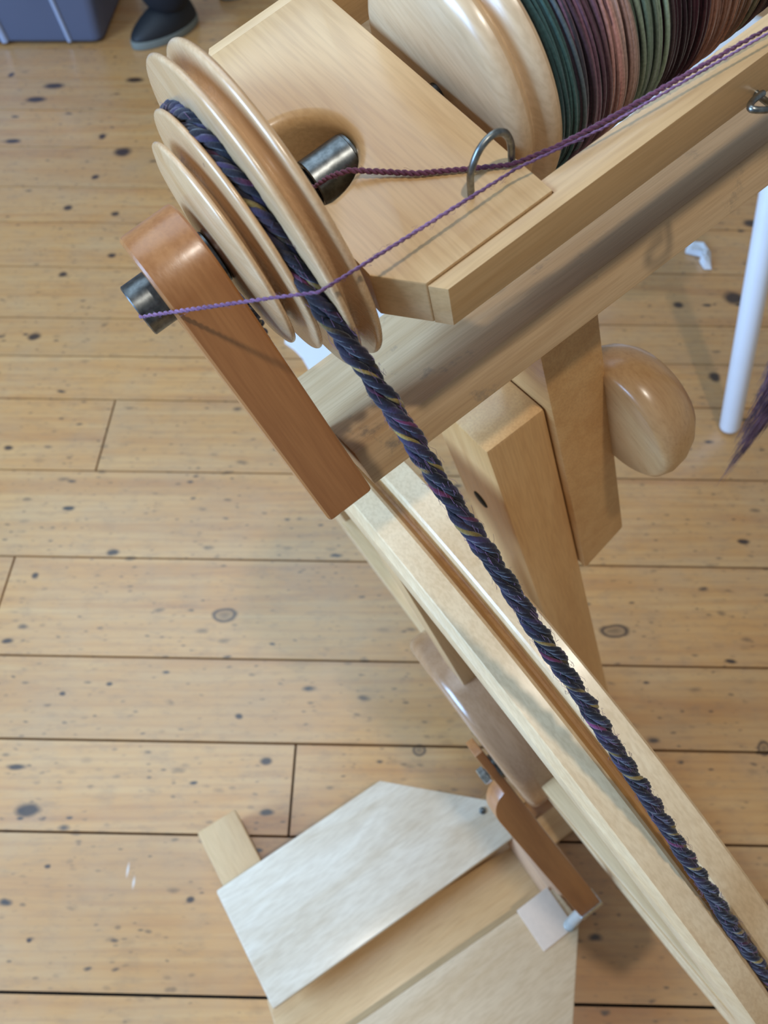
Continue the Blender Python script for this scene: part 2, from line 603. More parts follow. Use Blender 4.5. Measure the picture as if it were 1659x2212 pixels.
def W(a, m, d):
    return HUB + (a - 0.0402) * A + (m - 0.1903) * M + (d - 0.6836) * D


def dv(m, d):
    return (m * M + d * D).normalized()


root = empty('spinning_wheel', (HUB.x, HUB.y, 0.0))
lab(root, 'pale maple spinning wheel with drive wheel, flyer and two treadles standing on the boards', 'spinning wheel')

AX_M, AX_D = -0.1017, 0.2604          # flyer axis in the drive plane
def axis_mat(a=0.0, m=AX_M, d=AX_D):
    return mat4(W(a, m, d), A, M, A.cross(M))


# maidens and the beam between them share one tilt
Md = dv(0.788, 0.616)
Np = dv(0.616, -0.788)


def maiden(a0, a1, L, name):
    rho = 0.0211
    pts = [(L, -rho), (L, rho)]
    for i in range(25):
        t = pi / 2 + pi * i / 24
        pts.append((rho * cos(t), rho * sin(t)))
    bm = prism_bm(pts, 0, a1 - a0, 0.0022, 3, 40)
    X, Y = Md, Np
    Zv = X.cross(Y)
    flip = Zv.dot(A) < 0
    if flip:
        bmesh.ops.scale(bm, vec=(1, 1, -1), verts=bm.verts)
        bmesh.ops.reverse_faces(bm, faces=bm.faces)
    return link(name, bm, M_amber, root, mat4(W(a0, AX_M, AX_D), X, Y, Zv), True, 35)


maiden(0.0030, 0.0238, 0.1010, 'maiden')['label'] = 'amber front upright with rounded top'
maiden(0.335, 0.355, 0.1010, 'maiden')

# beam (mother of all)
def local_box(name, mat, O, X, Y, r, bev=0.0012, parent=None, seg=2):
    X, Y = Vector(X).normalized(), Vector(Y).normalized()
    Zv = X.cross(Y)
    bm = box_bm(*r, bev, seg)
    return link(name, bm, mat, parent or root, mat4(O, X, Y, Zv), True, 35)


bO = W(0.0, -0.0255, 0.31)
# X along A, Y along Np (front +), Z = A x Np
sgn = 1 if A.cross(Np).dot(Md) > 0 else -1
zr = (0.0, 0.0181) if sgn > 0 else (-0.0181, 0.0)
beam = local_box('beam', M_beam, bO, A, Np, (0.0268, 0.415, -0.0828, 0.0, zr[0], zr[1]), 0.0012)
beam['label'] = 'worn greyish flat beam carrying the flyer'

# whorl
P = []


def disc(a, r, th, e=5):
    return [(a - th * cos(pi * i / (e * 2 - 2) * 1.0), r - th + th * sin(pi * i / (e * 2 - 2))) for i in range(e * 2 - 1)]


prof = [(0.0262, 0.0), (0.0262, 0.014), (0.0266, 0.020), (0.0282, 0.0335)]
prof += disc(0.0302, 0.0374, 0.0010)
prof += [(0.0318, 0.0330), (0.0325, 0.0298), (0.0334, 0.0290), (0.0342, 0.0298), (0.0348, 0.0345), (0.0351, 0.0395)]
prof += disc(0.0364, 0.0442, 0.0010)
prof += [(0.0380, 0.0395), (0.0386, 0.0372), (0.0402, 0.0362), (0.0414, 0.0375), (0.0418, 0.044)]
prof += disc(0.0436, 0.0568, 0.0012)
prof += [(0.0453, 0.0520), (0.0462, 0.0494), (0.0475, 0.0484), (0.0488, 0.0494), (0.0496, 0.0525)]
prof += disc(0.0515, 0.0568, 0.0015)
prof += [(0.0540, 0.048), (0.0542, 0.020), (0.0542, 0.0)]
flyer = link('whorl', lathe_bm(prof, 160), M_turn, root, axis_mat(), True, 50)
flyer['label'] = 'turned stepped pulley with four grooved rims'

# flyer shaft and orifice tube
def pipe(name, a0, a1, ro, ri, parent, mat=M_steel, inner=True):
    pr = [(a0, ri), (a0, ro - 0.0004), (a0 + 0.0004, ro), (a1 - 0.0004, ro), (a1, ro - 0.0004), (a1, ri)]
    o = link(name, lathe_bm(pr, 48, closed=True), mat, parent, axis_mat(), True, 40)
    if inner:
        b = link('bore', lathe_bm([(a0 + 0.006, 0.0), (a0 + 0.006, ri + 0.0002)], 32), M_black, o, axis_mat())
    return o


orif = pipe('orifice_tube', -0.0058, 0.0260, 0.0092, 0.0078, root)
orif['label'] = 'dark steel tube ending in the orifice'
pipe('shaft_tube', 0.0655, 0.0822, 0.0088, 0.0074, root)
link('shaft', lathe_bm([(0.0815, 0), (0.0815, 0.0086), (0.083, 0.0084), (0.0835, 0.0045), (0.36, 0.0045), (0.36, 0)], 24), M_steel, root, axis_mat(), True, 40)
# tongue that carries the tube across the notch
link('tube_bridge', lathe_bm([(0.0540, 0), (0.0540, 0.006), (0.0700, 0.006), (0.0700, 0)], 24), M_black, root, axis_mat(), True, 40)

# flyer body: B across, C out of its face
Bv = dv(0.93, -0.37)
Cv = dv(-0.37, -0.93)
fO = W(0.0, AX_M, AX_D)
fm = mat4(fO, A, Bv, A.cross(Bv))
cs = 1 if A.cross(Bv).dot(Cv) > 0 else -1


def fz(lo, hi):
    return (lo, hi) if cs > 0 else (-hi, -lo)


notch = []
for i in range(25):
    t = -pi * 0.5 + pi * i / 24
    notch.append((0.0640 + 0.0200 * cos(t), -0.0015 + 0.0188 * sin(t)))
# outline: starts front-left, runs round the body
pl = [(0.0562, 0.0504), (0.0668, 0.0644), (0.1146, 0.0644), (0.1146, -0.0644), (0.0668, -0.0644), (0.0562, -0.0504), (0.0562, -0.0203)]
pl += notch + [(0.0562, 0.0173)]
z0, z1 = fz(-0.0095, 0.0108)
bm = bmesh.new()
zt, zb = (z1, z0) if cs > 0 else (z0, z1)
nset = set(range(7, 7 + len(notch)))
lay = [(zb, 0.0), (zt - 0.0050 * cs, 0.0), (zt - 0.0030 * cs, 0.0004), (zt - 0.0016 * cs, 0.0012), (zt - 0.0006 * cs, 0.0024), (zt, 0.0042)]
rings = []
for z_, g_ in lay:
    ring = []
    for q_, (x_, y_) in enumerate(pl):
        if q_ in nset:
            vx, vy = x_ - 0.0640, y_ + 0.0015
            l_ = sqrt(vx * vx + vy * vy)
            x_, y_ = x_ + vx / l_ * g_, y_ + vy / l_ * g_
        ring.append(bm.verts.new((x_, y_, z_)))
    rings.append(ring)
for ra, rb in zip(rings, rings[1:]):
    for q_ in range(len(pl)):
        r_ = (q_ + 1) % len(pl)
        bm.faces.new((ra[q_], ra[r_], rb[r_], rb[q_]))
bm.faces.new(rings[0][::-1])
bm.faces.new(rings[-1])
bmesh.ops.recalc_face_normals(bm, faces=bm.faces)
es = [e for e in bm.edges if len(e.link_faces) == 2 and e.calc_face_angle(0) > radians(35) and min(abs(v.co.y) for v in e.verts) > 0.03]
bmesh.ops.bevel(bm, geom=es, offset=0.0009, segments=2, profile=0.6, affect='EDGES', clamp_overlap=True)
body = link('flyer_body', bm, M_maple_z, root, fm, True, 40)
body['label'] = 'pale maple flyer body with an open notch'
for s in (1, -1):
    ap = [(0.0708, s * 0.0697), (0.0672, s * 0.0648), (0.0672, s * 0.0646), (0.1150, s * 0.0646), (0.1150, s * 0.0585), (0.30, s * 0.0585), (0.306, s * 0.0610), (0.306, s * 0.0672), (0.30, s * 0.0697)]
    if s < 0:
        ap = ap[::-1]
    z0, z1 = fz(-0.0095, 0.0095)
    ar = link('flyer_arm', prism_bm(ap, z0, z1, 0.0007, 2, 25), M_maple, root, fm, True, 40)


def FP(a, b, c):
    return fO + a * A + b * Bv + c * Cv


def wire(name, pts, r, mat, parent):
    bm = tube_bm(smoothpath(pts, 8), r, 10)
    return link(name, bm, mat, parent, None, True, 60)


h = wire('yarn_hook', [FP(0.0961, 0.0492, 0.006), FP(0.0959, 0.0492, 0.014), FP(0.0968, 0.0490, 0.0205), FP(0.1005, 0.0487, 0.0257), FP(0.1055, 0.0483, 0.0270), FP(0.1100, 0.0479, 0.0245), FP(0.1124, 0.0477, 0.0190), FP(0.1128, 0.0476, 0.012), FP(0.1128, 0.0476, 0.006)], 0.00115, M_wire, root)
h['label'] = 'bent grey wire arch'
# open hooks along the flyer arm
for a in (0.1945,):
    wire('arm_hook', [FP(a, 0.066, -0.0055), FP(a, 0.0735, -0.0060), FP(a - 0.002, 0.0785, -0.0040), FP(a - 0.008, 0.0800, 0.0000), FP(a - 0.012, 0.0775, 0.0015), FP(a - 0.008, 0.0745, -0.0005), FP(a - 0.002, 0.0735, -0.0020)], 0.0011, M_wire, root)

# --- drive wheel
R = 0.3086
Wc_m, Wc_d = 0.1903, 0.6836
hubmat = axis_mat(0.0, Wc_m, Wc_d)
aL, aG, aR = 0.0209, 0.0402, 0.0609
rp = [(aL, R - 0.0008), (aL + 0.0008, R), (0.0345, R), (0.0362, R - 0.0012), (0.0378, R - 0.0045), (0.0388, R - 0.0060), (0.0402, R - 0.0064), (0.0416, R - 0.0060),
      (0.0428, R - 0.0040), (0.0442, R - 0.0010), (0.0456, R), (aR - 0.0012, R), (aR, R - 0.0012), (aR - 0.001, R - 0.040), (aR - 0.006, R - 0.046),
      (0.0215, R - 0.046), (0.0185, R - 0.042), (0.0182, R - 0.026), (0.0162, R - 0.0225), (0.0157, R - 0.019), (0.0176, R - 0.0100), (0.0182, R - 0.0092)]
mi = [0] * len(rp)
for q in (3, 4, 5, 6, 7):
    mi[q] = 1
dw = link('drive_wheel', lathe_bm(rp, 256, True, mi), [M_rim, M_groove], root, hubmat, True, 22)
dw['label'] = 'large drive wheel rim with a grooved outer edge'
# hub drum with crank face
hp = [(-0.0052, 0.0), (-0.0052, 0.078), (-0.0046, 0.0815), (-0.0028, 0.0845), (0.0, 0.0862), (0.003, 0.0868), (0.050, 0.0868), (0.054, 0.084), (0.054, 0.0)]
hb = link('hub', lathe_bm(hp, 128), M_hub, dw, hubmat, True, 35)
hb['label'] = 'glossy round hub with rounded edge'
for ang in (139, 49, -41, -131):
    t = radians(ang)
    u = cos(t) * M + sin(t) * D
    v = A.cross(u)
    sp_pts = [(0.080, 0.0112), (R - 0.036, 0.0180), (R - 0.036, 0.040), (0.080, 0.040)]
    bm = prism_bm(sp_pts, -0.014, 0.014, 0.002, 2, 30)
    link('spoke', bm, M_maple, dw, mat4(W(0, Wc_m, Wc_d), u, A, u.cross(A)), True, 35)

# axle
link('axle', lathe_bm([(0.05, 0), (0.05, 0.009), (0.0935, 0.009), (0.0935, 0)], 24), M_steel, root, hubmat, True, 40)

# --- upright post
V = dv(0.5757, 0.8177)
Hh = dv(0.8177, -0.5757)
pO = W(0.0, 0.008, 0.41)
post_len = (W(0.11, 0.008, 0.41).z - 0.002) / -V.z
sg = 1 if A.cross(Hh).dot(V) > 0 else -1


def vz(lo, hi):
    return (lo, hi) if sg > 0 else (-hi, -lo)


post = local_box('post', M_maple_z if False else wood('post_maple', srgb(214, 166, 108), srgb(200, 148, 90), grain='Z'), pO, A, Hh,
                 (0.0915, 0.131, -0.060, 0.0, *vz(0.0, post_len - 0.030)), 0.0026)
post['label'] = 'upright post behind the drive wheel'
# oval slot on the post's left side
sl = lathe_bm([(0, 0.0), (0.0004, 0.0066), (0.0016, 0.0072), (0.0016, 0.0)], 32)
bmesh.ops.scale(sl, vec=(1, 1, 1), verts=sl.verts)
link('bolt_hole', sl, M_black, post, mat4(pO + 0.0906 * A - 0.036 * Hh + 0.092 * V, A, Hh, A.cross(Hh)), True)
# tension board
tb = [(0.1315, -0.075), (0.1680, -0.075), (0.1680, 0.1715), (0.1315, 0.1876)]
if sg < 0:
    tb = [(x, -y) for x, y in tb]
X, Y = A, A.cross(Hh)
bm = prism_bm(tb, 0, 0.046, 0.0022, 2, 30)
ZZ = X.cross(Y)      # = -Hh
o = link('tension_board', bm, bpy.data.materials['post_maple'], root, mat4(pO + 0.0057 * Hh - (0.046 * Hh if ZZ.dot(Hh) > 0 else Vector((0, 0, 0))), X, Y, ZZ), True, 35)
o['label'] = 'slanted-bottom board bolted beside the post'
# rounded wooden knob
kn = [(0.166, 0.0), (0.166, 0.037), (0.168, 0.0400), (0.174, 0.0418), (0.182, 0.0408), (0.190, 0.0370), (0.1965, 0.0310), (0.2005, 0.023), (0.2025, 0.012), (0.203, 0.0)]
o = link('tension_knob', lathe_bm(kn, 64), wood('knob_maple', srgb(196, 156, 108), srgb(184, 140, 92), rough=0.3, grain='Y', coat=0.4, long_s=8, cross_s=60), root, mat4(W(0.0, 0.0385, 0.436), A, M, A.cross(M)), True, 60)
o['label'] = 'domed wooden tightening knob'

# --- footman
F = dv(0.784, 0.62)
Fn = A.cross(F)           # roughly towards or away from the viewer
fo_pts = [(-0.034, -0.0150), (-0.034, -0.0078), (0.308, -0.0078), (0.308, -0.0335), (0.062, -0.0335)]
for i in range(1, 9):     # concave shoulder
    t = pi / 2 * i / 9
    fo_pts.append((0.062 - 0.030 * sin(t), -0.0335 + 0.0185 * (1 - cos(t))))
fo_pts += [(0.031, -0.0150)]
X, Y = F, A
Zf = X.cross(Y)
fm_ = link('footman', prism_bm(fo_pts, -0.008, 0.008, 0.0010, 2, 30), M_foot, root, mat4(W(0.0, 0.2157, 0.640), X, Y, Zf), True, 35)
fm_['label'] = 'orange-brown wooden connecting rod to the treadle'
pin = W(0.0, 0.2157 + 0.004, 0.640 + 0.003)
link('bolt', lathe_bm([(-0.0225, 0), (-0.0225, 0.0068), (-0.0215, 0.0076), (-0.0165, 0.0076), (-0.0160, 0.0040), (0.002, 0.0040), (0.002, 0)], 6), M_zinc, fm_, mat4(pin, A, M, A.cross(M)), False)
link('washer', lathe_bm([(-0.0082, 0), (-0.0082, 0.011), (-0.0055, 0.011), (-0.0055, 0)], 24), M_steel, fm_, mat4(pin, A, M, A.cross(M)), True, 40)
local_box('end_plate', M_zinc, W(0, 0.2157, 0.64) + 0.305 * F, F, A, (0.0, 0.008, -0.0338, -0.0068, -0.0085, 0.0085), 0.0006, fm_)

# --- treadles and base
HX = Vector((cos(radians(33)), sin(radians(33)), 0))
HY = Vector((-HX.y, HX.x, 0))
UZ = Vector((0, 0, 1))


def wpoly(name, mat, pts, z0, z1, bev, parent=root, grain=True):
    """board given by world floor-plan points; local X runs along HX"""
    O = Vector((pts[0][0], pts[0][1], 0))
    lp = []
    for x, y in pts:
        v = Vector((x, y, 0)) - O
        lp.append((v.dot(HX), v.dot(HY)))
    ar_ = sum(lp[i][0] * lp[(i + 1) % len(lp)][1] - lp[(i + 1) % len(lp)][0] * lp[i][1] for i in range(len(lp)))
    if ar_ < 0:
        lp = lp[::-1]
    return link(name, prism_bm(lp, z0, z1, bev, 2, 25), mat, parent, mat4(O, HX, HY, UZ), True, 35)


t1 = wpoly('treadle', M_tread, [(-0.005, 0.266), (0.125, 0.243), (0.153, 0.2005), (-0.117, 0.029), (-0.191, 0.143)], 0.084, 0.100, 0.0030)
t1['label'] = 'pale grained treadle farther from the viewer'
t2 = wpoly('treadle', M_tread2, [(-0.1083, -0.0305), (0.193, 0.147), (0.218, 0.114), (0.1965, 0.010), (0.120, -0.075), (-0.034, -0.155)], 0.084, 0.100, 0.0030)
t2['label'] = 'pale treadle nearest the viewer with a felt pad'
wpoly('base_board', M_maple, [(-0.098, -0.034), (0.204, 0.132), (0.163, 0.203), (-0.130, 0.040)], 0.030, 0.058, 0.003)
# cross foot under the left ends
fx = Vector((0.545, -0.839, 0))
o = local_box('cross_foot', M_maple, Vector((-0.2101, 0.2300, 0)), fx, Vector((0.839, 0.545, 0)), (0.0, 0.44, -0.026, 0.026, 0.002, 0.050), 0.003)
o['label'] = 'low square foot bar of the base'
local_box('cross_foot', M_maple, Vector((0.225, 0.423, 0)), fx, Vector((0.839, 0.545, 0)), (0.0, 0.43, -0.034, 0.034, 0.002, 0.030), 0.003)
# base rails joining the feet
for oy in (-0.030, 0.030):
    local_box('base_rail', M_maple, Vector((-0.10, 0.06, 0)) + HY * oy, HX, HY, (0.0, 0.45, -0.018, 0.018, 0.004, 0.0295), 0.002)
o = local_box('cross_block', M_endgrain, Vector((0.146, 0.206, 0)), fx, Vector((0.839, 0.545, 0)), (0.0, 0.088, 0.000, 0.034, 0.058, 0.100), 0.006)
# pad and joining tube on the near treadle
pc = Vector((0.1797, 0.1144, 0))
M_felt = plain('pale_felt', srgb(208, 182, 158), 0.9, 0.08, 200, 0.3)
o = local_box('felt_pad', M_felt, pc, HX, HY, (-0.022, 0.022, -0.024, 0.024, 0.1000, 0.1022), 0.0010, t2)
k = NT('clear_tubing')
k.set(Base_Color=(0.80, 0.76, 0.68, 1), Roughness=0.25, Transmission_Weight=0.6, IOR=1.4)
M_clear = k.m
e0 = W(0, 0.2157, 0.64) + 0.312 * F + (-0.020) * A
tp = smoothpath([e0, e0 + Vector((-0.004, -0.004, -0.012)), Vector((0.2085, 0.112, 0.112)), Vector((0.2047, 0.1075, 0.1002))], 6)
link('joint_tube', tube_bm(tp, 0.0062, 14), M_clear, fm_, None, True, 60)
sc_o = link('joint_screw', lathe_bm([(0, 0), (0, 0.006), (0.003, 0.006), (0.004, 0.004), (0.004, 0)], 20), M_zinc, t2, mat4(Vector((0.2047, 0.1075, 0.100)), UZ, HX, HY), True, 40)
link('joint_screw', lathe_bm([(0, 0), (0, 0.004), (0.002, 0.004), (0.003, 0.002), (0.003, 0)], 20), M_steel, t1, mat4(Vector((0.118, 0.230, 0.100)), UZ, HX, HY), True, 40)

# ------------------------------------------------------------------ bobbin of wool
bob = empty('bobbin', W(0.20, AX_M, AX_D))
lab(bob, 'pale wooden bobbin wound full with variegated teal, plum and tan wool', 'bobbin')
fp = [(0.1195, 0.0046), (0.1195, 0.0380), (0.1199, 0.0392), (0.1210, 0.0412), (0.1228, 0.0426), (0.1250, 0.0428), (0.1266, 0.0416), (0.1278, 0.0399), (0.1286, 0.0396), (0.1294, 0.0401), (0.1306, 0.0426),
      (0.1326, 0.0447), (0.1348, 0.0450), (0.1362, 0.0441), (0.1368, 0.0420), (0.1368, 0.0046)]
M_flange = wood('flange_maple', srgb(218, 186, 146), srgb(210, 174, 132), rough=0.32, grain='Y', coat=0.5, long_s=9, cross_s=60)
o = link('flange', lathe_bm(fp, 128, True), M_flange, bob, axis_mat(), True, 40)
o['label'] = 'pale round bobbin end with a grooved rim'
link('flange', lathe_bm([(0.279 + (0.1368 - x), r) for x, r in fp][::-1], 96, True), M_flange, bob, axis_mat(), True, 40)
link('core', lathe_bm([(0.1369, 0.0047), (0.1369, 0.0395), (0.279, 0.0355), (0.279, 0.0047)], 48, True), wool('inner_wool', [(0.3, srgb(40, 26, 30)), (0.7, srgb(66, 46, 46))], 60), bob, axis_mat(), True, 40)
bands = [(0.137, srgb(112, 134, 134)), (0.1445, srgb(122, 142, 140)), (0.1485, srgb(136, 118, 126)), (0.1545, srgb(146, 124, 132)), (0.1605, srgb(180, 156, 150)), (0.166, srgb(170, 154, 146)), (0.1705, srgb(150, 160, 148)),
         (0.1785, srgb(158, 166, 154)), (0.183, srgb(108, 76, 88)), (0.1965, srgb(116, 82, 92)), (0.201, srgb(166, 140, 128)), (0.216, srgb(174, 150, 134)), (0.226, srgb(150, 146, 130)), (0.234, srgb(112, 80, 86)), (0.279, srgb(130, 96, 104))]


def band_col(a):
    for (a0, c0), (a1, c1) in zip(bands, bands[1:]):
        if a0 <= a <= a1:
            t = (a - a0) / (a1 - a0)
            t = t * t * (3 - 2 * t)
            return tuple(c0[i] * (1 - t) + c1[i] * t for i in range(3))
    return bands[-1][1]


def pack_r(a):
    u = (a - 0.137) / 0.142
    return 0.0418 + 0.0010 * sin(pi * min(max(u, 0), 1)) - 0.0040 * u


bm = bmesh.new()
cl = bm.loops.layers.color.new('Col')
rnd = random.Random(3)


def winding(a0, a1, dr, yr, col, t0, t1, seg=84):
    n = max(6, int(seg * abs(t1 - t0) / (2 * pi)))
    pts = []
    ph = rnd.uniform(0, 6.28)
    for i in range(n + 1):
        s = i / n
        t = t0 + (t1 - t0) * s
        a = a0 + (a1 - a0) * s + 0.0005 * sin(t * 2 + ph)
        r = pack_r(a) + dr + 0.0003 * sin(t * 3 + ph * 2)
        pts.append((a, r * cos(t), r * sin(t)))
    f0 = len(bm.faces)
    tube_bm(pts, yr, 6, bm, True)
    bm.faces.ensure_lookup_table()
    for f in bm.faces[f0:]:
        for lp_ in f.loops:
            lp_[cl] = (*col, 1)


TS = pi / 2 if A.cross(M).dot(D) > 0 else -pi / 2
a = 0.1376
while a < 0.278:
    yr = rnd.uniform(0.00062, 0.00085)
    c0 = band_col(a + rnd.uniform(-0.002, 0.002))
    j = rnd.uniform(0.62, 1.30)
    c0 = tuple(min(1, v * j * 1.4) for v in c0)
    winding(a, a + rnd.uniform(-0.0004, 0.0018), -rnd.uniform(0.0, 0.0010), yr, c0, TS, TS + 2 * pi)
    a += yr * rnd.uniform(1.0, 1.75)
for i in range(150):
    a = rnd.uniform(0.1385, 0.268)
    c0 = band_col(a)
    j = rnd.uniform(0.8, 1.35)
    winding(a, a + rnd.uniform(-0.004, 0.007), rnd.uniform(0.0003, 0.0009), rnd.uniform(0.0006, 0.00080), tuple(min(1, v * j * 1.4) for v in c0), TS + 0.25, TS + 2 * pi - 0.25)
wy = link('wound_yarn', bm, M_wound, bob, axis_mat(), True)
wy['kind'] = 'stuff'
wy['label'] = 'bands of teal, mauve, sage, plum and tan wool'

# ------------------------------------------------------------------ drive band
r1, r2 = 0.0410, R - 0.0064 + 0.0034
c1 = Vector((AX_M, AX_D))
c2 = Vector((Wc_m, Wc_d))
u = (c2 - c1)
dist = u.length
u.normalize()
n0 = Vector((u.y, -u.x))
sb = (r2 - r1) / dist
cb = sqrt(1 - sb * sb)
nA = n0 * cb - u * sb
nB = -n0 * cb - u * sb
path2 = []
p1, p2 = c1 + nA * r1, c2 + nA * r2
q2, q1 = c2 + nB * r2, c1 + nB * r1


def seg_pts(a, b, n):
    return [a.lerp(b, i / n) for i in range(n)]


def arc_pts(c, r, a, b, n, direction):
    a0 = atan2(a.y, a.x)
    a1 = atan2(b.y, b.x)
    if direction > 0:
        while a1 < a0:
            a1 += 2 * pi
    else:
        while a1 > a0:
            a1 -= 2 * pi
    return [c + r * Vector((cos(a0 + (a1 - a0) * i / n), sin(a0 + (a1 - a0) * i / n))) for i in range(n)]


path2 += seg_pts(p1, p2, 520)
# round the far side of the wheel, away from the whorl
am = atan2(nA.y, nA.x)
mid = am + 0.3
tst = c2 + r2 * Vector((cos(mid), sin(mid)))
dirw = 1 if (tst - c2).dot(u) > nA.dot(u) * r2 else -1
path2 += arc_pts(c2, r2, nA, nB, 420, dirw)
path2 += seg_pts(q2, q1, 240)
path2 += arc_pts(c1, r1, nB, nA, 160, dirw)
path3 = [W(aG, p.x, p.y) for p in path2]
# arc length
S = [0.0]
for i in range(1, len(path3)):
    S.append(S[-1] + (path3[i] - path3[i - 1]).length)
band = empty('drive_band', path3[100])
lab(band, 'dark twisted wool drive cord with mustard and plum flecks running from pulley to wheel', 'cord')


TOT = S[-1]
pitch = TOT / round(TOT / 0.041)
pitch2 = TOT / round(TOT / 0.021)
FRM = []
n_ = len(path3)
for i in range(n_):
    t = (path3[(i + 1) % n_] - path3[i - 1]).normalized()
    FRM.append((t, t.cross(A).normalized(), A))


def strand(ply, q, nq, r_single, mat, parent):
    """one single of a ply: rides round its ply, which rides round the cord"""
    pts, rr = [], []
    for i in range(n_):
        t, nn, b = FRM[i]
        s_ = S[i] / TOT
        ph = ply * 2 * pi / 3 + 2 * pi * S[i] / pitch
        lump = 1 + 0.10 * sin(2 * pi * 23 * s_ + ply * 2) + 0.07 * sin(2 * pi * 61 * s_ + q)
        e1 = cos(ph) * nn + sin(ph) * b
        e2 = -sin(ph) * nn + cos(ph) * b
        p2_ = q * 2 * pi / nq + 2 * pi * S[i] / pitch2
        rp_ = 0.00105 * lump
        pts.append(path3[i] + 0.00195 * lump * e1 + rp_ * (cos(p2_) * e1 + sin(p2_) * e2))
        rr.append(r_single * (1 + 0.16 * sin(2 * pi * 37 * s_ + q * 1.3 + ply)))
    return link('yarn_single', tube_bm(pts, rr, 6, None, False, True), mat, parent, None, True)


MIXES = ((M_ply, M_ply2, M_goldmix, M_ply), (M_ply2, M_ply, M_plummix, M_ply), (M_ply, M_ply2, M_ply, M_goldmix2))
for ply in range(3):
    pe = bpy.data.objects.new('ply', None)
    pe.empty_display_size = 0.01
    COL.objects.link(pe)
    pe.location = path3[100 + ply * 5]
    pe.parent = band
    pe.matrix_parent_inverse = world_of(band).inverted()
    for q in range(4):
        strand(ply, q, 4, 0.00112 if MIXES[ply][q] in (M_ply, M_ply2) else 0.00085, MIXES[ply][q], pe)
# stray fibres
bm = bmesh.new()
for i in range(900):
    j = rnd.randrange(0, 520) if rnd.random() < 0.7 else rnd.randrange(len(path3))
    t = (path3[(j + 1) % len(path3)] - path3[j - 1]).normalized()
    d_ = Vector((rnd.gauss(0, 1), rnd.gauss(0, 1), rnd.gauss(0, 1)))
    d_ = (d_ - t * d_.dot(t)).normalized()
    p0 = path3[j] + d_ * 0.0033
    e1 = p0 + t * rnd.uniform(-0.004, 0.004) + d_ * rnd.uniform(0.0002, 0.0016)
    e2 = e1 + t * rnd.uniform(-0.003, 0.003) + d_ * rnd.uniform(-0.0012, 0.0008)
    tube_bm([p0, e1, e2], 0.00006, 3, bm, False)
o = link('stray_fibre', bm, M_yarn_lilac, band)
o['kind'] = 'stuff'

# ------------------------------------------------------------------ yarns
def yarn(name, pts, r, mat, label, n=20, fuzz=120):
    pth = [Vector(p) for p in pts] if n == 1 else smoothpath(pts, n)
    rt = empty(name, pts[0])
    lab(rt, label, 'yarn')
    # two plies twisted together
    ss = [0.0]
    for i in range(1, len(pth)):
        ss.append(ss[-1] + (pth[i] - pth[i - 1]).length)
    # resample finely
    N = int(ss[-1] / 0.0007)
    fine = []
    j = 0
    for i in range(N + 1):
        s = ss[-1] * i / N
        while j < len(ss) - 2 and ss[j + 1] < s:
            j += 1
        t = (s - ss[j]) / max(1e-9, ss[j + 1] - ss[j])
        fine.append(pth[j].lerp(pth[j + 1], t))
    for q in range(2):
        pp, rr = [], []
        for i, p in enumerate(fine):
            tt = (fine[min(i + 1, N)] - fine[max(i - 1, 0)]).normalized()
            x = tt.cross(Vector((0.2, 0.1, 1))).normalized()
            y = tt.cross(x)
            ph = q * pi + 2 * pi * i * 0.0007 / 0.0045
            v = 1 + 0.22 * sin(i * 0.013 + q) + 0.12 * sin(i * 0.047)
            pp.append(p + r * 0.5 * v * (cos(ph) * x + sin(ph) * y))
            rr.append(r * 0.62 * v)
        link('ply', tube_bm(pp, rr, 6), mat, rt, None, True)
    bm = bmesh.new()
    for i in range(fuzz):
        j = rnd.randrange(1, N - 1)
        t = (fine[j + 1] - fine[j - 1]).normalized()
        d_ = Vector((rnd.gauss(0, 1), rnd.gauss(0, 1), rnd.gauss(0, 1)))
        d_ = (d_ - t * d_.dot(t)).normalized()
        p0 = fine[j] + d_ * r * 0.8
        e1 = p0 + t * rnd.uniform(-0.003, 0.003) + d_ * rnd.uniform(0.0002, 0.0012)
        e2 = e1 + t * rnd.uniform(-0.002, 0.002) + d_ * rnd.uniform(-0.001, 0.0006)
        tube_bm([p0, e1, e2], 0.00004, 3, bm, False)
    o = link('stray_fibre', bm, mat, rt)
    o['kind'] = 'stuff'
    return rt


# from the flyer tube, through the wire arch, along the arm
yarn('yarn_strand', smoothpath([W(0.0640, -0.1000, 0.2560), W(0.0655, -0.0985, 0.2535), W(0.0690, -0.0955, 0.2465), W(0.0740, -0.0916, 0.2418)], 5)
     + [W(0.0888, -0.0772, 0.2377), W(0.1110, -0.0606, 0.2312), W(0.1135, -0.0594, 0.2302), W(0.1235, -0.0557, 0.2270), W(0.1390, -0.0531, 0.2262), W(0.1630, -0.0500, 0.2248), W(0.1965, -0.0458, 0.2232), W(0.262, -0.0376, 0.2200)],
     0.00072, M_yarn_plum, 'dusty plum yarn running from the flyer notch through the wire arch', 1, 160)
yarn('yarn_strand', [W(-0.0052, -0.0990, 0.2560), W(-0.0060, -0.0962, 0.2512), W(-0.0030, -0.0938, 0.2485), W(0.0280, -0.0680, 0.2235), W(0.0383, -0.0594, 0.2160), W(0.0520, -0.0588, 0.2174), W(0.1085, -0.0566, 0.2238), W(0.1360, -0.0510, 0.2230), W(0.1930, -0.0439, 0.2202), W(0.262, -0.0353, 0.2170)],
     0.00050, M_yarn_lilac, 'thin lilac yarn stretched from the orifice across the pulley', 1, 160)

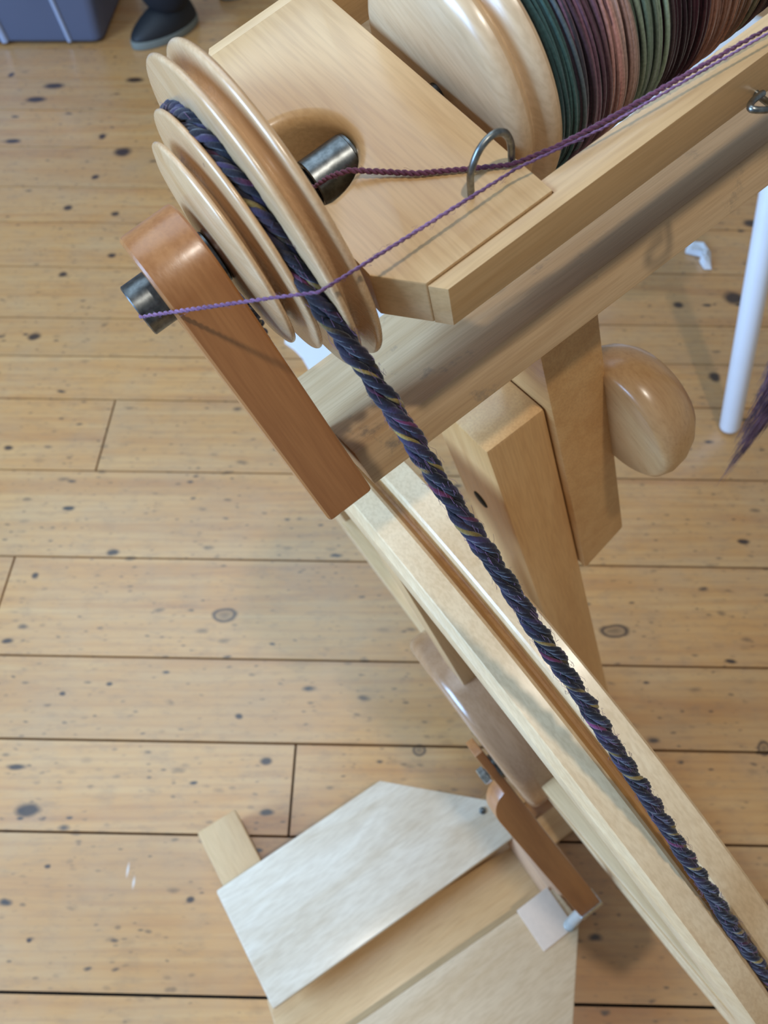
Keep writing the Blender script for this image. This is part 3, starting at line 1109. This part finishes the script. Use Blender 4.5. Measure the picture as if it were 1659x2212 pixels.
# ------------------------------------------------------------------ purple roving hanging at the back end of the beam
rv = empty('wool_roving', W(0.398, -0.0255, 0.31))
lab(rv, 'wisp of combed purple wool hanging at the right edge', 'wool')
top = W(0.398, -0.020, 0.306)
bm = bmesh.new()
Lr = 0.405
for i in range(420):
    ang = rnd.uniform(0, 6.28)
    rad = sqrt(rnd.random())
    ln = Lr * (0.55 + 0.45 * (1 - rad) ** 0.6) * rnd.uniform(0.9, 1.0)
    pts = []
    for q in range(9):
        s = q / 8
        z = -s * ln
        env = 0.004 + 0.024 * sin(pi * min(1, (s * ln / Lr) * 1.02)) ** 0.7 * (1 - 0.55 * s)
        wv_ = 0.004 * sin(s * 9 + i) + 0.006 * sin(s * 4.2)
        pts.append(top + Vector((cos(ang) * rad * env + wv_, sin(ang) * rad * env + 0.003 * cos(s * 7 + i), z)))
    tube_bm(pts, [0.00034] * 7 + [0.00025, 0.00008], 4, bm, True)
o = link('fibre_bundle', bm, M_roving, rv, None, True)
o['kind'] = 'stuff'

# ------------------------------------------------------------------ white stool behind
M_white = plain('white_enamel', srgb(226, 230, 236), 0.35, 0.03, 30, Coat_Weight=0.3)
st = empty('stool', (0.42, 1.12, 0))
lab(st, 'white round stool with slanted tubular legs behind the flyer', 'stool')
link('seat', lathe_bm([(0.500, 0), (0.500, 0.174), (0.503, 0.184), (0.513, 0.190), (0.525, 0.188), (0.531, 0.180), (0.532, 0.16), (0.528, 0.0)], 64), M_white, st,
     mat4(Vector((0.42, 1.12, 0)), UZ, Vector((1, 0, 0)), Vector((0, 1, 0))), True, 50)
for q in range(3):
    rm = Matrix.Rotation(q * 2 * pi / 3, 3, 'Z')
    f0 = Vector((0.42, 1.12, 0)) + rm @ Vector((0.194, -0.217, 0.0))
    t0 = Vector((0.42, 1.12, 0)) + rm @ Vector((0.1015, -0.1401, 0.500))
    ax_ = (t0 - f0)
    L_ = ax_.length
    ax_.normalize()
    yv = ax_.orthogonal().normalized()
    link('leg', lathe_bm([(0.004, 0.0), (0.004, 0.011), (0.007, 0.0155), (0.013, 0.0175), (L_ * 0.5, 0.0178), (L_, 0.018), (L_, 0)], 32), M_white, st, mat4(f0, ax_, yv, ax_.cross(yv)), True, 50)

# ------------------------------------------------------------------ white scraps on the floor
M_paper = plain('white_tissue', srgb(224, 226, 230), 0.8, 0.04, 60)


def crumple(name, pts, h, seed, label, cat):
    """thin crumpled sheet over a floor outline"""
    r_ = random.Random(seed)
    bm = bmesh.new()
    n = len(pts)
    cx_ = sum(p[0] for p in pts) / n
    cy_ = sum(p[1] for p in pts) / n
    rings = []
    for kx in (1.0, 0.7, 0.35):
        ring = []
        for p in pts:
            z = 0.0015 + (0 if kx == 1.0 else h * r_.uniform(0.4, 1.0))
            ring.append(bm.verts.new((cx_ + (p[0] - cx_) * kx, cy_ + (p[1] - cy_) * kx, z)))
        rings.append(ring)
    cv = bm.verts.new((cx_, cy_, h * 0.8))
    for a, b in zip(rings, rings[1:]):
        for i in range(n):
            j = (i + 1) % n
            bm.faces.new((a[i], a[j], b[j], b[i]))
    for i in range(n):
        bm.faces.new((rings[-1][i], rings[-1][(i + 1) % n], cv))
    bmesh.ops.recalc_face_normals(bm, faces=bm.faces)
    o = link(name, bm, M_paper)
    md = o.modifiers.new('thick', 'SOLIDIFY')
    md.thickness = 0.0008
    md.offset = 1
    lab(o, label, cat)
    return o


crumple('tissue_scrap', [(0.645, 1.405), (0.660, 1.43), (0.685, 1.425), (0.694, 1.395), (0.688, 1.365), (0.683, 1.338), (0.668, 1.338), (0.664, 1.362), (0.672, 1.378), (0.655, 1.385), (0.640, 1.39)], 0.016, 4,
        'small crumpled white scrap on the floor below the beam', 'scrap')
# sheet of white paper under the whorl
bm = prism_bm([(-0.192, 1.122), (-0.172, 1.103), (-0.155, 1.080), (-0.141, 1.050), (-0.130, 1.015), (-0.105, 0.985), (0.02, 1.05), (0.02, 1.30), (-0.12, 1.30), (-0.19, 1.20)], 0.0005, 0.0030, 0.0004, 1)
o = link('card', bm, M_paper)
lab(o, 'edge of a white card lying on the floor behind the pulley', 'card')

# ------------------------------------------------------------------ storage box
k = NT('cloudy_plastic')
tr = k.n('ShaderNodeBsdfTransparent')
tr.inputs[0].default_value = (0.62, 0.66, 0.78, 1)
mx = k.n('ShaderNodeMixShader')
k.set(Base_Color=(*srgb(118, 124, 146), 1), Roughness=0.3)
mx.inputs[0].default_value = 0.55
k.l(tr.outputs[0], mx.inputs[1])
k.l(k.b.outputs[0], mx.inputs[2])
k.l(mx.outputs[0], k.t.nodes['Material Output'].inputs[0])
M_tub = k.m
M_tubrib = plain('pale_box_plastic', srgb(160, 170, 194), 0.35, 0.04, 20)
tub = empty('storage_box', (-1.12, 2.50, 0))
lab(tub, 'cloudy translucent plastic storage box on the floor', 'box')
bx0, bx1, by0, by1, bh = -1.50, -0.775, 2.285, 2.72, 0.40


def tapered_shell(x0, x1, y0, y1, z0, z1, flare, th):
    bm = bmesh.new()
    def ring(z, g):
        r_ = 0.03
        pts = []
        for cx_, cy_, a0 in ((x1 + g - r_, y1 + g - r_, 0), (x0 - g + r_, y1 + g - r_, 90), (x0 - g + r_, y0 - g + r_, 180), (x1 + g - r_, y0 - g + r_, 270)):
            for q in range(5):
                t = radians(a0 + q * 22.5)
                pts.append(bm.verts.new((cx_ + r_ * cos(t), cy_ + r_ * sin(t), z)))
        return pts
    rs = [ring(z0 + 0.012, -0.010), ring(z0 + 0.004, -0.004), ring(z0, 0.0)]
    seq = [ring(z0 + 0.0, -0.012), ring(z0 + 0.010, 0.0), ring(z1, flare), ring(z1 + 0.002, flare + 0.012), ring(z1 + 0.008, flare + 0.012), ring(z1 + 0.008, flare - th), ring(z0 + 0.014, -th), ]
    for v in rs[0] + rs[1] + rs[2]:
        bm.verts.remove(v)
    for a, b in zip(seq, seq[1:]):
        for i in range(len(a)):
            j = (i + 1) % len(a)
            bm.faces.new((a[i], a[j], b[j], b[i]))
    bm.faces.new(seq[0][::-1])
    bm.faces.new(seq[-1])
    bmesh.ops.recalc_face_normals(bm, faces=bm.faces)
    return bm


link('tub', tapered_shell(bx0, bx1, by0, by1, 0.001, bh, 0.03, 0.003), M_tub, tub, None, True, 40)
link('lid', box_bm(bx0 - 0.045, bx1 + 0.045, by0 - 0.045, by1 + 0.045, bh + 0.009, bh + 0.03, 0.008), M_tubrib, tub, None, True, 40)
for xr, wr_ in ((-0.868, 0.012), (-1.045, 0.020), (-1.22, 0.012)):  # bright reflection streaks on the box front, put into pale ribs
    bm = bmesh.new()
    tube_bm([(xr + 0.004, by0 - 0.001, 0.010), (xr - 0.012, by0 - 0.013, 0.16), (xr - 0.035, by0 - 0.028, bh - 0.01)], wr_ * 0.55, 8, bm)
    link('reflection_rib', bm, M_tubrib, tub, None, True, 50)
link('latch', box_bm(-0.945, -0.895, by0 - 0.046, by0 - 0.028, 0.17, 0.24, 0.006), M_tubrib, tub, None, True, 40)
M_dark = plain('dark_cloth', srgb(52, 52, 66), 0.95, 0.3, 40)
for i, (bx_, by_, bw, bd, bhh) in enumerate(((-1.28, 2.50, 0.155, 0.15, 0.28), (-0.945, 2.50, 0.115, 0.15, 0.26))):
    bm = bmesh.new()
    bmesh.ops.create_icosphere(bm, subdivisions=3, radius=1.0)
    for v in bm.verts:
        c_ = v.co
        g = 1 + 0.10 * sin(c_.x * 7 + i) * cos(c_.y * 6) + 0.06 * sin(c_.z * 11)
        v.co = Vector((bx_ + bw * c_.x * g, by_ + bd * c_.y * g, 0.022 + bhh / 2 + bhh / 2 * max(-1, min(1, c_.z * 1.3)) * (1 if c_.z > 0 else 1)))
    o = link('cloth_bundle', bm, M_dark, None, None, True)
    lab(o, ('dark bundle inside the left half of the plastic box', 'dark bundle inside the right half of the plastic box')[i], 'bundle')

# ------------------------------------------------------------------ person standing beyond
M_trouser = plain('black_trousers', srgb(20, 21, 28), 0.9, 0.2, 80)
M_shoe = plain('black_shoe', srgb(26, 28, 32), 0.6, 0.2, 60)
M_sole = plain('pale_sole', srgb(120, 124, 116), 0.7, 0.1, 60)
M_skin = plain('skin', srgb(214, 168, 140), 0.55, 0.05, 40)
M_top = plain('navy_jumper', srgb(34, 38, 54), 0.95, 0.15, 90)
M_hair = plain('brown_hair', srgb(62, 44, 34), 0.7, 0.25, 120)
per = empty('person', (-0.48, 2.56, 0))
lab(per, 'person in black trousers and dark shoes standing beside the plastic box', 'person')


def skin(name, nodes, edges, mat, parent, lvl=2, rootv=0):
    me = bpy.data.meshes.new(name)
    me.from_pydata([n_[0] for n_ in nodes], edges, [])
    me.materials.append(mat)
    o = bpy.data.objects.new(name, me)
    COL.objects.link(o)
    m1 = o.modifiers.new('skin', 'SKIN')
    sd = me.skin_vertices[0].data
    for i, n_ in enumerate(nodes):
        r_ = n_[1]
        sd[i].radius = r_ if isinstance(r_, tuple) else (r_, r_)
        sd[i].use_root = (i == rootv)
    m1.use_smooth_shade = True
    m2 = o.modifiers.new('sub', 'SUBSURF')
    m2.levels = lvl
    m2.render_levels = lvl
    if parent:
        o.parent = parent
        o.matrix_parent_inverse = world_of(parent).inverted()
    return o


an1 = Vector((-0.590, 2.375, 0.085))      # nearer foot
an2 = Vector((-0.385, 2.665, 0.085))
pel = Vector((-0.49, 2.60, 0.93))
hip1, hip2 = pel + Vector((-0.085, -0.05, -0.05)), pel + Vector((0.085, 0.05, -0.05))
kn1 = Vector((-0.580, 2.435, 0.48))
kn2 = Vector((-0.400, 2.650, 0.48))
waist = pel + Vector((0, 0, 0.16))
chest = pel + Vector((0, 0.0, 0.36))
neck = pel + Vector((0, -0.01, 0.52))
fwd = Vector((-0.60, -0.80, 0))           # facing
side = Vector((0.80, -0.60, 0))
sh1, sh2 = neck - side * 0.17 - Vector((0, 0, 0.06)), neck + side * 0.17 - Vector((0, 0, 0.06))
el1, el2 = sh1 - side * 0.06 + Vector((0, 0, -0.28)), sh2 + side * 0.06 + Vector((0, 0, -0.28))
wr1, wr2 = el1 + fwd * 0.10 + Vector((0, 0, -0.23)), el2 + fwd * 0.10 + Vector((0, 0, -0.23))
head = neck + Vector((0, 0, 0.19)) + fwd * 0.02
nodes = [(pel, (0.12, 0.10)), (hip1, 0.078), (kn1, 0.052), (an1 + Vector((0, 0, 0.01)), 0.036), (hip2, 0.078), (kn2, 0.052), (an2 + Vector((0, 0, 0.01)), 0.036), (waist, (0.12, 0.09)), (chest, (0.145, 0.10)), (neck, 0.052),
         (head - Vector((0, 0, 0.06)), (0.060, 0.068)), (head + Vector((0, 0, 0.04)), (0.076, 0.088)), (head + Vector((0, 0, 0.10)), (0.058, 0.064)),
         (sh1, 0.052), (el1, 0.038), (wr1, 0.027), (sh2, 0.052), (el2, 0.038), (wr2, 0.027),
         (an1 + fwd * 0.03 - Vector((0, 0, 0.040)), 0.026), (an2 + fwd * 0.03 - Vector((0, 0, 0.040)), 0.026)]
edges = [(0, 1), (1, 2), (2, 3), (0, 4), (4, 5), (5, 6), (0, 7), (7, 8), (8, 9), (9, 10), (10, 11), (11, 12), (8, 13), (13, 14), (14, 15), (8, 16), (16, 17), (17, 18), (3, 19), (6, 20)]
# palms and fingers
for w_, el_, ii in ((wr1, el1, 15), (wr2, el2, 18)):
    dn = (w_ - el_).normalized()
    acr = fwd
    pi_ = len(nodes)
    nodes.append((w_ + dn * 0.075, (0.020, 0.036)))
    edges.append((ii, pi_))
    for fidx, (offs, ln_) in enumerate(((-0.030, 0.062), (-0.010, 0.078), (0.011, 0.074), (0.030, 0.058))):
        b0 = len(nodes)
        nodes.append((w_ + dn * 0.085 + acr * offs, 0.0095))
        nodes.append((w_ + dn * (0.085 + ln_ * 0.55) + acr * offs * 1.1 + side * 0.004, 0.0088))
        nodes.append((w_ + dn * (0.085 + ln_) + acr * offs * 1.1 - side * 0.006, 0.0075))
        edges += [(pi_, b0), (b0, b0 + 1), (b0 + 1, b0 + 2)]
    b0 = len(nodes)
    nodes.append((w_ + dn * 0.045 + acr * 0.044, 0.011))
    nodes.append((w_ + dn * 0.085 + acr * 0.060, 0.009))
    edges += [(pi_, b0), (b0, b0 + 1)]
skin('body', nodes, edges, M_skin, per)
tn = [(pel + Vector((0, 0, 0.02)), (0.150, 0.125)), (hip1, 0.100), (kn1, 0.078), (an1 + Vector((0.002, 0.01, 0.16)), 0.070), (an1 + Vector((-0.010, -0.012, -0.045)), 0.078), (hip2, 0.100), (kn2, 0.078), (an2 + Vector((0, 0.01, 0.16)), 0.070), (an2 + Vector((-0.010, -0.012, -0.045)), 0.078), (waist - Vector((0, 0, 0.05)), (0.140, 0.110))]
skin('trousers', tn, [(0, 1), (1, 2), (2, 3), (3, 4), (0, 5), (5, 6), (6, 7), (7, 8), (0, 9)], M_trouser, per)
jn = [(waist, (0.155, 0.12)), (pel + Vector((0, 0, 0.06)), (0.165, 0.135)), (chest, (0.175, 0.125)), (neck - Vector((0, 0, 0.02)), 0.070), (sh1, 0.074), (el1, 0.056), (wr1 - (wr1 - el1) * 0.08, 0.042), (sh2, 0.074), (el2, 0.056), (wr2 - (wr2 - el2) * 0.08, 0.042)]
skin('jumper', jn, [(0, 1), (0, 2), (2, 3), (2, 4), (4, 5), (5, 6), (2, 7), (7, 8), (8, 9)], M_top, per)
skin('hair', [(head + Vector((0, 0, 0.075)) - fwd * 0.03, (0.082, 0.085)), (head + Vector((0, 0, 0.12)) - fwd * 0.01, (0.062, 0.066)), (head - fwd * 0.06 - Vector((0, 0, 0.04)), (0.058, 0.045)), (head - fwd * 0.06 - Vector((0, 0, 0.13)), (0.048, 0.03))], [(0, 1), (0, 2), (2, 3)], M_hair, per)
M_eye = plain('dark_eye', (0.02, 0.015, 0.012), 0.2, 0.0, 10)
M_lip = plain('lip', srgb(170, 96, 90), 0.5, 0.05, 60)


def blob(name, c, r, sc3, mat, parent):
    bm = bmesh.new()
    bmesh.ops.create_icosphere(bm, subdivisions=2, radius=r)
    bmesh.ops.scale(bm, vec=sc3, verts=bm.verts)
    return link(name, bm, mat, parent, mat4(c, side, -fwd, UZ), True)


hc = head + Vector((0, 0, 0.015))
for s in (-1, 1):
    blob('eye', hc + fwd * 0.070 + side * s * 0.031 + Vector((0, 0, 0.012)), 0.011, (1.2, 0.7, 0.8), M_eye, per)
    blob('ear', hc + side * s * 0.078, 0.022, (0.45, 0.8, 1.3), M_skin, per)
blob('nose', hc + fwd * 0.086 - Vector((0, 0, 0.012)), 0.013, (0.9, 1.1, 1.7), M_skin, per)
blob('mouth', hc + fwd * 0.070 - Vector((0, 0, 0.052)), 0.018, (1.3, 0.6, 0.4), M_lip, per)


def shoe(an, fw):
    sd_ = Vector((fw.y, -fw.x, 0))
    bm = bmesh.new()
    bmesh.ops.create_icosphere(bm, subdivisions=4, radius=1.0)
    for v in bm.verts:
        x, y, z = v.co
        ln = 0.115 * x + 0.035
        wd = (0.047 + 0.006 * sin((x + 1) * 1.6)) * y
        hgt = 0.058 if x < 0 else 0.058 - 0.028 * x
        zz = 0.022 + max(z, -0.15) * (hgt)
        if x < -0.1 and z > 0.3:
            zz += 0.045 * (z - 0.3) * min(1, (-x) * 2.2)
        v.co = Vector((ln, wd, zz))
    s = link('shoe', bm, M_shoe, per, mat4(Vector((an.x, an.y, 0)), fw, sd_ * -1, UZ), True)
    pts = []
    for i in range(32):
        t = 2 * pi * i / 32
        x = cos(t)
        pts.append((0.115 * x * 1.03 + 0.035, (0.047 + 0.006 * sin((x + 1) * 1.6)) * sin(t) * 1.04))
    link('sole', prism_bm(pts, 0.0005, 0.020, 0.003, 2, 40), M_sole, s, mat4(Vector((an.x, an.y, 0)), fw, sd_ * -1, UZ), True, 40)


shoe(an1, Vector((-0.62, -0.785, 0)))
shoe(an2, Vector((-0.62, -0.785, 0)))
